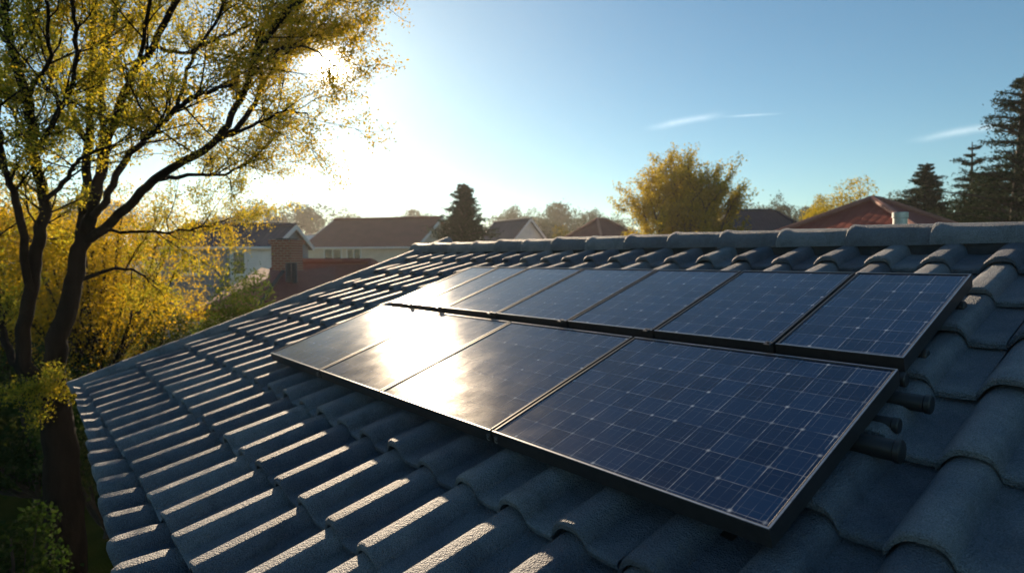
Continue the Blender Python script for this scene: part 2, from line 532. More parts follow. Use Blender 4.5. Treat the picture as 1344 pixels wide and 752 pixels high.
# ------------------------------------------------------------------ roof frame of reference
S = 1.2
def cdir(v):                                   # camera (x right, y down, z ahead) -> world
    return EX * v[0] - EU * v[1] + EF * v[2]
D1 = cdir((10 - CX, 341 - CY, F)).normalized()              # along the rows, to the far left
D2 = cdir((1642 - CX, -90 - CY, F))
D2 = (D2 - D1 * D2.dot(D1)).normalized()                    # up the slope
NN = (-D1).cross(D2).normalized()
FOOT = CAMP - NN * S                                        # panel plane, under the camera
ROOF = Matrix.Translation(FOOT) @ Matrix(((-D1.x, D2.x, NN.x, 0), (-D1.y, D2.y, NN.y, 0), (-D1.z, D2.z, NN.z, 0), (0, 0, 0, 1)))
# local roof coordinates: x = -u (to the right), y = v (up the slope), z = w
def rp(u, v, w): return Vector((-u * S, v * S, w * S))
def rw(u, v, w): return ROOF @ rp(u, v, w)

# ------------------------------------------------------------------ setting: ground
def sheet(name, x0, x1, y0, y1, z, mat, nx=1, ny=1, hfun=None):
    mb = MB()
    xs = np.linspace(x0, x1, nx + 1); ys = np.linspace(y0, y1, ny + 1)
    for x in xs:
        for y in ys: mb.v.append((x, y, z + (hfun(x, y) if hfun else 0)))
    for i in range(nx):
        for j in range(ny):
            a = i * (ny + 1) + j
            mb.f.append((a, a + ny + 1, a + ny + 2, a + 1))
    return part(name, mb, mat)
g = sheet('ground', -520, 520, -60, 900, 0, 'grass')
tag(g, 'green lawn ground under the gardens', 'ground', kind='structure')
p_ = sheet('path', -9.5, -6.15, -2, 8.1, .004, 'path')
tag(p_, 'grey garden path beside the dark tree trunk', 'path', kind='structure')

# ------------------------------------------------------------------ the tiled house
RIDGE_V = 3.56; EAVE_V = 0.0; RAKE_U = 6.04; U_END = -2.2
TW = .245; GA = .386; TH = -.155               # tile width, gauge, pan level (w)
AMP = .055
def profile(t):
    """height over the pan at t (0..1 across one tile)"""
    if t < .56:
        q = 2 * t / .56 - 1
        return AMP * (1 - abs(q) ** (2.4 if q < 0 else 5.5))
    return -.004 * math.sin(math.pi * (t - .56) / .44)

def tile_field(u0, u1, courses, nt=25, nv=5, seed=3):
    r = random.Random(seed)
    V = []; Fc = []; T = []
    ts = [-.035] + [i / nt for i in range(nt + 1)]
    hs = [-.012] + [profile(t) for t in ts[1:]]
    hs[-1] -= .002
    for (v0, v1) in courses:
        g_ = v1 - v0
        k0 = int(math.floor(u0 / TW)); k1 = int(math.ceil(u1 / TW))
        for k in range(k0, k1):
            jv = r.uniform(-.008, .008); jw = r.uniform(-.0025, .0035); ja = r.uniform(-.007, .007)
            jt = r.uniform(-.006, .006); ju = r.uniform(-.003, .003)
            tone = r.random()
            rows = []
            top = .040
            chip = r.uniform(.6, 1.4)
            def lev(f): return top * (1 - f) + jt * (1 - f)
            # nose underside, nose, rounded lip, body
            body = [0.03] + [i / nv for i in range(1, nv)] + [1.0 + .05 / g_]
            spec = [(.09, -.026, 0), (.0, -.026, 0), (-.002, -.008, 0), (.004, -.002, 0)]
            for (dv, dw, _) in spec:
                rows.append((v0 + dv, lev(0) + dw))
            for f in body:
                rows.append((v0 + f * g_, lev(f)))
            b = len(V); n = len(ts)
            for ri, (v, lw) in enumerate(rows):
                for ti, (t, h) in enumerate(zip(ts, hs)):
                    uu = (k + 1 - t) * TW + ju                 # t runs to the right (away from the sun)
                    uu = min(max(uu, u0), u1)
                    ww = TH + lw + h + jw + ja * (t - .5)
                    vv = v + jv * (1 - ri / len(rows)) + (.049 * (uu - 5.0) * (1 - ri / len(rows)) if v0 == EAVE_V else 0) + .0015 * math.sin(7 * t + k)
                    V.append(rp(uu, vv, ww))
            for i in range(len(rows) - 1):
                for j in range(n - 1):
                    a = b + i * n + j
                    Fc.append((a, a + 1, a + n + 1, a + n)); T.append(tone)
    return V, Fc, T

house = empty('tiled_house', matrix=ROOF.copy())
tag(house, 'slate blue concrete tiled roof house in the foreground carrying the solar panels', 'house')
courses = [(EAVE_V, .085)]
v = .085
while v < RIDGE_V - .1:
    courses.append((v, min(v + GA, RIDGE_V - .03))); v += GA
V, Fc, T = tile_field(U_END, RAKE_U - .05, courses)
mb = MB(); mb.v = [tuple(p) for p in V]; mb.f = Fc
me = mb.mesh('roof', 'tile', smooth=True)
a = me.attributes.new('tone', 'FLOAT', 'FACE'); a.data.foreach_set('value', T)
me.set_sharp_from_angle(angle=R(50))
roof = link('roof', me, house)

# back slope: mirrored about the ridge, coarser
slope = math.asin(D2.z)
ridge_c = rw(0, RIDGE_V, TH + .03)
d2h = Vector((D2.x, D2.y, 0)).normalized()
mb = MB()
nb = 9
back_dir = Vector((d2h.x * math.cos(slope), d2h.y * math.cos(slope), -math.sin(slope)))
back_n = Vector((d2h.x * math.sin(slope), d2h.y * math.sin(slope), math.cos(slope)))
INV = ROOF.inverted()
nseg = 34 * 6
for j in range(nb):
    for dv, lift in ((0.0, 0.0), (GA, .03), (GA, .004)):
        for i in range(nseg + 1):
            uu = RAKE_U - .05 + (U_END - RAKE_U + .05) * i / nseg
            h = profile((i / 6.0) % 1.0)
            p = ridge_c + D1 * (uu * S) + back_dir * ((j * GA + dv) * S) + back_n * ((lift + h - .03) * S)
            mb.v.append(tuple(INV @ p))
for r_ in range(nb * 3 - 1):
    for i in range(nseg):
        a0 = r_ * (nseg + 1) + i
        mb.f.append((a0, a0 + 1, a0 + nseg + 2, a0 + nseg + 1))
me = mb.mesh('back_slope', 'tile', smooth=True)
a = me.attributes.new('tone', 'FLOAT', 'FACE'); a.data.foreach_set('value', [.5] * len(me.polygons))
link('back_slope', me, roof)

# half-round cap tiles on the ridge and the verge
def cap_mesh(name, L, rad, flat=.8, taper=.88, n=16, nl=14, thick=.02, drop=.0, seed=0):
    """half-round tile lying along +X, wide nose at x=0"""
    r = random.Random(seed)
    V = []; Fc = []
    xs = [0, 0, .010] + [L * i / nl for i in range(1, nl + 1)]
    rs = [rad - thick, rad - .004, rad] + [rad * (1 - (1 - taper) * i / nl) for i in range(1, nl + 1)]
    # raised collar at the nose
    for k in range(3, len(rs)):
        f = xs[k] / L
        if f < .14: rs[k] += .006 * S * (1 - f / .14) ** .5
    rs[1] += .006 * S; rs[2] += .006 * S
    span = math.pi * 1.12
    for x, q in zip(xs, rs):
        for k in range(n + 1):
            a = -span / 2 + span * k / n
            qq = q + .0025 * math.sin(3 * a + seed) * math.sin(9 * x + seed * 2)
            V.append((x + .002 * math.sin(5 * a + seed), math.sin(a) * qq, math.cos(a) * qq * flat - drop))
    for i in range(len(xs) - 1):
        for k in range(n):
            a0 = i * (n + 1) + k
            Fc.append((a0, a0 + n + 1, a0 + n + 2, a0 + 1))
    mb = MB(); mb.v = V; mb.f = Fc
    me = mb.mesh(name, 'tile', smooth=True)
    a = me.attributes.new('tone', 'FLOAT', 'FACE'); a.data.foreach_set('value', [r.uniform(.2, 1.0)] * len(me.polygons))
    me.set_sharp_from_angle(angle=R(60))
    return me

CAPL = .40
rm = cap_mesh('ridge_tile', (CAPL + .05) * S, .112 * S, .86)
rms = [rm] + [cap_mesh('ridge_tile', (CAPL + .05) * S, (.112 + .002 * q_) * S, .86, seed=q_ + 1) for q_ in range(4)]
k = 0
u = U_END
r = random.Random(8)
while u < RAKE_U:
    c = rw(u + CAPL, RIDGE_V, TH + .045)
    # nose at the far-left end, the tile running back to the right
    M3 = Matrix.Identity(4)
    xa = (-D1).normalized(); za = Vector((0, 0, 1)); ya = za.cross(xa).normalized()
    for i_, ax in enumerate((xa, ya, za)):
        for j_ in range(3): M3[j_][i_] = ax[j_]
    M3.translation = c + Vector((0, 0, r.uniform(-.004, .004)))
    o = link('ridge_tile', rms[r.randrange(5)], roof)
    o.matrix_parent_inverse.identity()
    o.matrix_basis = INV @ M3 @ Matrix.Rotation(R(r.uniform(-3, 3)), 4, 'X') @ Matrix.Rotation(R(r.uniform(-1.0, 1.0)), 4, 'Z')
    u += CAPL
vm = cap_mesh('verge_tile', (GA + .05) * S, .085 * S, .85)
vv = EAVE_V + .0
while vv < RIDGE_V - .05:
    o = link('verge_tile', vm, roof)
    M3 = Matrix(((0, -1, 0, 0), (1, 0, 0, 0), (0, 0, 1, 0), (0, 0, 0, 1)))
    M3.translation = rp(RAKE_U - .02, vv, TH + .035 + r.uniform(-.003, .003))
    o.matrix_basis = M3 @ Matrix.Rotation(R(r.uniform(-.8, .8)), 4, 'Z') @ Matrix.Rotation(R(-1.8), 4, 'Y')
    vv += GA

# walls, fascia, gutter (house frame, world upright)
def to_local(mb):
    mb.v = [tuple(INV @ Vector(p)) for p in mb.v]; return mb
def wpt(u, dist, z):
    """world point: u along the rows, dist metres horizontally up-slope of the eave line"""
    e = rw(u, EAVE_V, TH)
    p = e + d2h * dist; p.z = z
    return p
eave_z = rw(0, EAVE_V, TH).z
half = (RIDGE_V - EAVE_V) * S * math.cos(slope)
mb = MB()
ua, ub = (RAKE_U - .35), U_END + .3
lo = [wpt(ua, .75, 0), wpt(ub, .75, 0), wpt(ub, 2 * half - .75, 0), wpt(ua, 2 * half - .75, 0)]
hi = [p.copy() for p in lo]
zt = eave_z + .75 * math.tan(slope) - .10
for p in hi: p.z = zt
ga = wpt(ua, half, eave_z + half * math.tan(slope) - .12); gb = wpt(ub, half, eave_z + half * math.tan(slope) - .12)
mb.face([lo[0], lo[1], hi[1], hi[0]]); mb.face([lo[1], lo[2], hi[2], gb, hi[1]])
mb.face([lo[2], lo[3], hi[3], hi[2]]); mb.face([lo[3], lo[0], hi[0], ga, hi[3]])
part('wall', to_local(mb), 'wall_own', house)
mb = MB()
for i in range(2):
    pass
def bar(mb, p, q, w, h, up=Vector((0, 0, 1))):
    d = (q - p); L = d.length; d.normalize()
    s = d.cross(up).normalized(); u_ = s.cross(d)
    m = Matrix.Identity(4)
    for i_, ax in enumerate((d, s, u_)):
        for j_ in range(3): m[j_][i_] = ax[j_]
    m.translation = p
    mb.box(0, L, -w / 2, w / 2, -h / 2, h / 2, m)
mb = MB()
bar(mb, wpt(RAKE_U - .14, .19, eave_z - .10), wpt(U_END + .1, .19, eave_z - .10), .025, .16)
part('fascia', to_local(mb), 'fascia', house)
mb = MB()
gp, gq = wpt(RAKE_U - .12, .10, eave_z - .08), wpt(U_END, .10, eave_z - .08)
for i in range(8):
    a0, a1 = math.pi * i / 8, math.pi * (i + 1) / 8
    for rr, flip in ((.055, 0), (.050, 1)):
        q0 = d2h * (math.cos(a0) * rr) + Vector((0, 0, -math.sin(a0) * rr)); q1 = d2h * (math.cos(a1) * rr) + Vector((0, 0, -math.sin(a1) * rr))
        mb.face([gp + q0, gq + q0, gq + q1, gp + q1])
part('gutter', to_local(mb), 'fascia', house)
mb = MB()
bar(mb, wpt(RAKE_U - .08, .2, eave_z - .02), wpt(RAKE_U - .08, half, eave_z + (half - .1) * math.tan(slope) - .02), .03, .14)
part('bargeboard', to_local(mb), 'fascia', house)
mb = MB()
bar(mb, rw(RAKE_U - .05, RIDGE_V, TH + .005), rw(U_END, RIDGE_V, TH + .005), .20 * S, .085 * S)
part('ridge_bedding', to_local(mb), 'mortar', roof)
# flue pipe behind the ridge
fp = at(1181, 298, 5.1)
mb = MB()
mb.tube([fp + Vector((0, 0, -.75)), fp + Vector((0, 0, .075))], .054, 20)
fl_ = part('flue_pipe', to_local(mb), 'steel', house, smooth=True)
fl_.data.set_sharp_from_angle(angle=R(40))
mb = MB()
mb.tube([fp + Vector((0, 0, .076)), fp + Vector((0, 0, .120)), fp + Vector((0, 0, .124))], [.060, .060, .056], 20)
fc_ = part('flue_cap', to_local(mb), 'steel', fl_, smooth=True)
fc_.data.set_sharp_from_angle(angle=R(40))

# ------------------------------------------------------------------ solar panels
FW = .011; FD = .052
def make_panel(ua, ub, va, vb, nu, nv, label, group):
    """panel between u=ua..ub (ub further left) and v=va..vb; own frame at its lower right corner"""
    root = empty('solar_panel', matrix=ROOF @ Matrix.Translation(rp(ua, va, 0)))
    tag(root, label, 'solar panel', group)
    L = (ub - ua) * S; H = (vb - va) * S; w = FW * S; d = FD * S
    fr = MB()
    bv = .0022
    # four extruded bars with a chamfered top edge, mitred by butting
    def barp(x0, x1, y0, y1):
        P = [(x0, y0, -d), (x1, y0, -d), (x1, y1, -d), (x0, y1, -d), (x0, y0, -bv), (x1, y0, -bv), (x1, y1, -bv), (x0, y1, -bv),
             (x0 + bv, y0 + bv, 0), (x1 - bv, y0 + bv, 0), (x1 - bv, y1 - bv, 0), (x0 + bv, y1 - bv, 0)]
        b = len(fr.v); fr.v.extend(P)
        for q in ((0, 3, 2, 1), (0, 1, 5, 4), (1, 2, 6, 5), (2, 3, 7, 6), (3, 0, 4, 7), (4, 5, 9, 8), (5, 6, 10, 9), (6, 7, 11, 10), (7, 4, 8, 11), (8, 9, 10, 11)):
            fr.f.append(tuple(b + i for i in q))
    barp(-L, 0, 0, w); barp(-L, 0, H - w, H); barp(-w, 0, w, H - w); barp(-L, -L + w, w, H - w)
    part('frame', fr, 'frame', root)
    e = .0070                                               # thin silver lips on the outer top edges
    lips = [(-L + .002, -.002, .001, e, .0012), (-L + .002, -.002, H - e * .7, H - .001, .0012)]
    if ua < .7: lips.append((-e, -.001, e + .0005, H - e * .7 - .0005, .0011))
    for x0, x1, y0, y1, zz in lips:
        lp = MB(); lp.box(x0, x1, y0, y1, -.004, zz)
        part('frame_lip', lp, 'lip', root)
    gl = MB()
    z = -.004
    gl.face([(-L + w, w, z), (-w, w, z), (-w, H - w, z), (-L + w, H - w, z)], uv=[(-.12, -.1), (nu + .12, -.1), (nu + .12, nv + .1), (-.12, nv + .1)])
    part('cell_glass', gl, 'cells', root, uvname='cells')
    bk = MB()
    bk.box(-L + w, -w, w, H - w, -.014, -.009)
    part('backsheet', bk, 'black', root)
    jb = MB()
    jb.box(-L / 2 - .05, -L / 2 + .05, H * .78, H * .78 + .08, -.040, -.0145)
    part('junction_box', jb, 'black', root)
    return root

GAP = .010
front_u = [.644, 1.679, 2.525, 3.23, 4.041]
back_u = [.654, 1.085, 1.635, 2.17, 2.754, 3.30, 3.66, 4.025]
fl = ['large front row panel at the near right, its blue cells and silver grid clearest',
      'front row panel second from the right, between the clear blue one and the glare',
      'front row panel half washed out by the sun glare, second from the far left end',
      'leftmost front row panel, bronze and grey in the glancing light']
bl = ['back row panel at the right end beside the exposed tiles, brownish frame side showing',
      'back row panel second from the right, clear silver grid on blue',
      'back row panel third from the right end, mid blue with faint grid',
      'back row panel in the middle of its row, pale blue sheen',
      'back row panel fifth from the right, pale grey sky reflection',
      'narrow back row panel second from the left end, nearly white with glare',
      'narrow back row panel at the far left end under the glare']
for i in range(4):
    make_panel(front_u[i] + GAP, front_u[i + 1], 1.041, 1.886, max(3, round((front_u[i + 1] - front_u[i]) / .098)), 8, fl[i], 'front row of solar panels')
for i in range(7):
    make_panel(back_u[i] + GAP, back_u[i + 1], 1.966, 2.760, max(3, round((back_u[i + 1] - back_u[i]) / .100)), 8, bl[i], 'back row of solar panels')

# mounting rails under the panels, ends poking out on the right, with feet and clamps
def rail(u0, u1, v, rad, label, clamp_us=(), w0=-.078):
    root = empty('mounting_rail', matrix=ROOF @ Matrix.Translation(rp(u0, v, w0)))
    tag(root, label, 'rail', 'mounting rails under the solar panels')
    L = (u1 - u0) * S
    mb = MB(); mb.tube([(0, 0, 0), (-L, 0, 0)], rad * S, 18)
    o = part('rail_bar', mb, 'black', root, smooth=True); o.data.set_sharp_from_angle(angle=R(40))
    mb = MB(); mb.tube([(.003, 0, 0), (.018, 0, 0), (.022, 0, 0)], [rad * S * 1.1, rad * S * 1.1, rad * S * .95], 18)
    o = part('end_cap', mb, 'black', root, smooth=True); o.data.set_sharp_from_angle(angle=R(40))
    n = 6
    fm = None
    for i in range(n):
        x = -(.16 + (L - .3) * i / (n - 1))
        mb = MB()
        mb.box(-.02, .02, -.018, .018, -.075, -.002); mb.box(-.03, .03, -.05, .05, -.085, -.0755)
        if fm is None: fm = mb.mesh('foot', 'black')
        link('foot', fm, root, (x, 0, 0))
    cm = None
    for cu in clamp_us:
        if cm is None:
            mb = MB()
            mb.box(-.010, .010, -.012, .012, .0, .014); mb.box(-.016, .016, -.018, .018, .0145, .018)
            mb.tube([(0, 0, .018), (0, 0, .023)], .005, 8)
            cm = mb.mesh('clamp', 'black')
        link('clamp', cm, root, (-(cu - u0) * S, 0, .072 * S - .012))
    return root
mid_clamps = [c + .003 for c in back_u[1:-1]]
rail(.665, 4.03, 1.925, .022, 'dark round rail in the gap between the two panel rows', mid_clamps, -.055)
rail(.575, 4.00, 1.835, .026, 'black round rail end sticking out highest beside the front row panel')
rail(.615, 4.00, 1.69, .021, 'thin black rail end between the two thicker ones beside the front row panel')
rail(.57, 4.00, 1.565, .030, 'thickest black rail end, lowest beside the front row panel')
rail(.70, 4.00, 1.15, .022, 'black rail hidden close under the lower edge of the front row')
rail(.67, 4.00, 2.15, .022, 'black rail under the lower part of the back row')
rail(.67, 4.00, 2.60, .022, 'black rail under the top edge of the back row')
# small cable clips hanging at the lower frame edge
def clip(u, label):
    root = empty('cable_clip', matrix=ROOF @ Matrix.Translation(rp(u, 1.036, -.03)))
    tag(root, label, 'clip', 'cable clips on the lower frame edge')
    mb = MB()
    pts = [(.009 * math.cos(a), -.003, .009 * math.sin(a)) for a in np.linspace(0.6, 5.6, 14)]
    mb.tube(pts, .0022, 6); part('ring', mb, 'steel', root, smooth=True)
    mb = MB(); mb.box(-.008, .008, -.0035, .0055, .0105, .018); part('bracket', mb, 'steel', root)
clip(3.26, 'small silver cable clip on the front edge near the bronze panel')
clip(1.70, 'small silver cable clip below the joint of the two nearest front panels')
clip(1.655, 'silver cable clip just right of the joint of the two nearest front panels')

# ------------------------------------------------------------------ trees
def jag(pts, rad, sub=4, wob=.03, r=random):
    """smooth polyline through pts (Catmull-Rom) with a little wobble"""
    P = [Vector(p) for p in pts]; out = []; ro = []
    for i in range(len(P) - 1):
        p0 = P[max(i - 1, 0)]; p1 = P[i]; p2 = P[i + 1]; p3 = P[min(i + 2, len(P) - 1)]
        for s in range(sub):
            t = s / sub
            q = .5 * ((2 * p1) + (p2 - p0) * t + (2 * p0 - 5 * p1 + 4 * p2 - p3) * t * t + (3 * p1 - p0 - 3 * p2 + p3) * t ** 3)
            if out: q += Vector((r.gauss(0, wob), r.gauss(0, wob), r.gauss(0, wob)))
            out.append(q); ro.append(rad[i] + (rad[i + 1] - rad[i]) * t)
    out.append(P[-1]); ro.append(rad[-1])
    return out, ro

def grow(mb, p, d, L, r0, depth, tips, r, n=5, droop=0.0, spread=.6):
    """recursive twig; leaf anchor points are appended to tips"""
    pts = [p.copy()]; k = 5
    dd = d.normalized()
    for i in range(k):
        dd = (dd + Vector((r.gauss(0, .16), r.gauss(0, .16), r.gauss(0, .16) + .05 - droop))).normalized()
        pts.append(pts[-1] + dd * (L / k))
    mb.tube(pts, [r0 * (1 - .75 * i / k) for i in range(k + 1)], n, cap=False)
    if depth == 0:
        for q in pts[1:]: tips.append((q, dd))
        return
    for i in range(1, k + 1):
        for _ in range(r.choice((1, 1, 2))):
            ax = Vector((r.gauss(0, 1), r.gauss(0, 1), r.gauss(0, 1)))
            nd = (dd + ax.normalized() * spread).normalized()
            grow(mb, pts[i], nd, L * r.uniform(.4, .6), r0 * .5, depth - 1, tips, r, 3 if depth == 1 else 4, droop, spread)

# --- the big near tree: limbs followed one by one
TD = 8.0
def P8(px, py, dz=0.0): return at(px, py, TD + dz)
LIMBS = [  # (photo x, photo y, depth offset), radius px from-to, leafiness from fraction
    ([(88, 792, 0), (86, 700, 0), (80, 610, 0), (73, 531, 0)], (31, 21), 2),
    ([(73, 531, 0), (70, 481, 0), (85, 418, .0), (103, 343, .1), (119, 285, .1)], (18, 10), 2),
    ([(70, 540, 0), (50, 500, -.1), (31, 468, -.2), (41, 374, -.3), (50, 318, -.3), (58, 271, -.3), (44, 193, -.5), (36, 130, -.7), (15, 60, -1.0), (5, -30, -1.2)], (14, 5), .45),
    ([(52, 505, .1), (22, 480, .3), (4, 440, .5), (-6, 374, .7), (-25, 250, 1.0)], (9, 4), .5),
    ([(38, 400, -.3), (27, 290, -.7), (10, 232, -1.0), (0, 180, -1.2), (-15, 80, -1.5)], (7, 3), .3),
    ([(103, 343, .1), (110, 271, .4), (116, 193, .7), (120, 116, 1.0), (124, 0, 1.4), (128, -70, 1.6)], (10, 5), .35),
    ([(119, 285, .1), (130, 240, 0), (139, 193, -.2), (155, 147, -.4), (174, 100, -.6), (217, 31, -.9), (250, -30, -1.2)], (10, 4), .4),
    ([(131, 232, 0), (134, 190, .3), (135, 151, .5), (133, 97, .7), (149, 31, .9), (153, -50, 1.1)], (6.5, 3), .3),
    ([(110, 322, .1), (147, 290, .1), (193, 244, 0), (232, 217, -.1), (286, 182, -.2), (317, 131, -.3), (340, 85, -.4), (371, 39, -.4), (425, -5, -.5), (470, -40, -.5)], (9.5, 2.5), .5),
    ([(286, 182, -.2), (329, 155, .1), (364, 100, .4), (402, 39, .6), (428, -10, .8)], (6, 2), .3),
    ([(120, 285, .1), (139, 263, -.3), (166, 209, -.7), (190, 182, -1.0), (232, 143, -1.4), (263, 124, -1.7), (306, 112, -2.0)], (7, 2), .35),
    ([(209, 236, 0), (248, 230, .4), (294, 228, .8), (333, 213, 1.1), (383, 174, 1.5)], (4.5, 1.3), .35),
    ([(302, 178, -.2), (348, 162, -.6), (387, 147, -.9), (430, 150, -1.1)], (3.5, 1.2), .25),
    ([(200, 60, -.8), (240, 70, -.6), (271, 58, -.3), (329, 35, .1), (370, 20, .4)], (3.5, 1.3), .25),
    ([(104, 368, .1), (163, 352, .6), (207, 374, 1.0)], (4.5, 1.5), .5),
    ([(119, 300, .1), (170, 305, .5), (251, 302, 1.0), (301, 286, 1.4)], (4, 1.3), .45),
    ([(58, 267, -.3), (89, 232, -.8), (104, 209, -1.2), (150, 190, -1.6)], (4.5, 1.5), .35),
    ([(50, 195, -.5), (77, 147, -.9), (93, 116, -1.2), (100, 40, -1.6), (90, -20, -1.9)], (5, 2), .25),
    ([(364, 100, .4), (405, 70, .7), (445, 45, .9), (478, 35, 1.1)], (2.5, 1), .2),
    ([(317, 131, -.3), (360, 60, -.9), (395, 20, -1.3), (440, -20, -1.6)], (3.5, 1.2), .2),
    ([(340, 85, -.4), (400, 62, -.9), (450, 70, -1.2), (478, 92, -1.4)], (2.5, 1), .25),
    ([(232, 143, -1.4), (250, 80, -1.6), (290, 20, -1.9), (310, -30, -2.1)], (3, 1.5), .2),
    ([(44, 193, -.5), (20, 150, .2), (-10, 90, .8)], (4, 2), .25),
    ([(116, 193, .7), (80, 110, 1.2), (50, 40, 1.6), (30, -30, 2.0)], (5, 2), .25),
    ([(174, 100, -.6), (190, 50, -1.4), (200, -20, -2.1)], (4, 2), .25),
    ([(120, 116, 1.0), (165, 60, 1.6), (205, 10, 2.1), (225, -30, 2.4)], (4, 2), .25),
    ([(36, 130, -.7), (65, 70, -1.4), (60, 0, -2.0)], (4, 2), .2),
    ([(15, 60, -1.0), (-20, 20, -.6), (-50, -30, -.3)], (4, 2), .2),
]
def near_tree():
    r = random.Random(21)
    root = empty('autumn_tree', at(88, 786, TD) * 1.0)
    root.location.z = 0
    off = root.location.copy()
    tag(root, 'big multi stemmed tree with dark trunk and olive gold leaves, sun behind its crown', 'tree')
    mb = MB(); tips = []
    pxm = TD / F
    for pts, (ra, rb), leafy in LIMBS:
        W = [P8(x if x < 300 else 300 + (x - 300) * .80, y, z) for x, y, z in pts]
        n = len(W)
        rad = [(.83 if ra > 15 else .70) * (ra + (rb - ra) * i / (n - 1)) * pxm for i in range(n)]
        sub = 5
        Q, RR = jag(W, rad, sub, .012, r)
        mb.tube(Q, RR, 10 if ra > 6 else 7)
        if leafy > 1: continue
        m = len(Q)
        for i in range(int(m * leafy), m):
            t = (Q[min(i + 1, m - 1)] - Q[max(i - 1, 0)]).normalized()
            reps = 2 if r.random() < (.6 if Q[i].x < at(320, 0, TD).x else .3) else 1
            for _ in range(reps):
                ax = Vector((r.gauss(0, 1), r.gauss(0, 1), r.gauss(0, .8))).normalized()
                d = (t * .7 + ax * .8 + Vector((0, 0, .15))).normalized()
                if d.y < .1 and r.random() < (.60 if Q[i].x < at(215, 0, TD).x else .66 if Q[i].x < at(300, 0, TD).x else .69): continue       # the side towards the house grows thin
                grow(mb, Q[i], d, r.uniform(.45, .95), max(.006, min(.016, RR[i] * .5)), 1, tips, r, 4)
    # a leafy shoot on the trunk
    for (x, y) in ((60, 505), (78, 500), (50, 520)):
        for _ in range(2):
            grow(mb, P8(x, y, -.35), Vector((r.gauss(.2, .5), -.6, r.gauss(.1, .3))), .45, .008, 1, tips, r, 4)
    tr = part('trunk', mb, 'bark', root, off, smooth=True)
    P = np.array([t[0] for t in tips]) - np.array(off)
    g = np.random.default_rng(4)
    rep = 11
    PP = np.repeat(P, rep, 0) + g.normal(scale=.05, size=(len(P) * rep, 3))
    Q = leaf_quads(PP, .036, g, .6)
    # hue drifts through the crown: greener to the left, golder to the right and low
    xs = PP[:, 0]
    tone = .02 + .62 * (xs - xs.min()) / np.ptp(xs) + g.normal(scale=.16, size=len(PP)) \
        + .16 * np.sin(PP[:, 0] * 2.3 + 1.1) * np.sin(PP[:, 2] * 2.9) * np.cos(PP[:, 1] * 2.1)
    link('crown', quads_mesh('crown', Q, tone, 'leaf_near'), root)
    print('near tree: twigs', len(mb.f), 'leaves', len(PP))
near_tree()

def blob_points(g, n, centers, radii, shell=.55):
    """points inside a set of ellipsoid clumps, denser towards their skins"""
    k = g.integers(0, len(centers), n)
    d = g.normal(size=(n, 3)); d /= np.linalg.norm(d, axis=1)[:, None]
    rr = (shell + (1 - shell) * g.random(n)) ** .7
    rr *= 1 + .25 * g.normal(size=n) * (g.random(n) < .3)
    return centers[k] + d * rr[:, None] * radii[k]

def broad_tree(name, label, base, h, w, mat, seed, leaves=9000, size=.1, trunk_h=.3, clumps=26, group=None, barkm='bark_far', stems=1, cat='tree', bottom=0.0, tone0=.5, fan=False):
    r = random.Random(seed); g = np.random.default_rng(seed)
    root = empty(name, base)
    tag(root, label, cat, group)
    mb = MB()
    cz = h * (trunk_h + 1) / 2; rz = h * (1 - trunk_h) / 2
    C = []
    for i in range(clumps):
        d = Vector((r.gauss(0, 1), r.gauss(0, 1), r.gauss(0, 1))).normalized()
        q = r.uniform(.45, .95)
        z = cz + d.z * rz * q
        if fan:
            f = max(0.05, min(1, (z - h * trunk_h * .6) / (h * .62)))
            wid = w / 2 * (.45 + .55 * min(1, f * 1.5)) * (1 if f < .8 else .85)
        else: wid = w / 2
        C.append((d.x * wid * q, d.y * wid * q, z))
    C = np.array(C)
    rad = np.array([[w * r.uniform(.13, .22), w * r.uniform(.13, .22), h * (1 - trunk_h) * r.uniform(.11, .19)] for _ in C])
    for s in range(stems):
        a = 2 * math.pi * s / max(1, stems)
        bx = (.06 * w * math.cos(a), .06 * w * math.sin(a)) if stems > 1 else (0, 0)
        top = Vector((bx[0] * 3.5, bx[1] * 3.5, cz + rz * .4))
        Q, RR = jag([(bx[0], bx[1], -.05), (bx[0] * 1.4, bx[1] * 1.4, h * trunk_h * .8), top], [w * .035 / max(1, stems ** .5), w * .026 / max(1, stems ** .5), w * .008], 4, w * .006, r)
        mb.tube(Q, RR, 8)
    for c in C:
        s = Vector((0, 0, h * trunk_h * r.uniform(.7, 1.2)))
        e = Vector(c)
        m = s.lerp(e, .5) + Vector((0, 0, -.04 * h))
        Q, RR = jag([s, m, e], [w * .016, w * .010, w * .003], 3, w * .006, r)
        mb.tube(Q, RR, 5, cap=False)
    part('trunk', mb, barkm, root, smooth=True)
    P = blob_points(g, leaves, C, rad)
    P = P[P[:, 2] > bottom]
    tone = tone0 + g.normal(scale=.2, size=len(P)) + .12 * np.sin(P[:, 0] * 9 / w) * np.cos(P[:, 1] * 8 / w)
    link('crown', quads_mesh('crown', leaf_quads(P, size, g, .6), tone, mat), root)
    return root

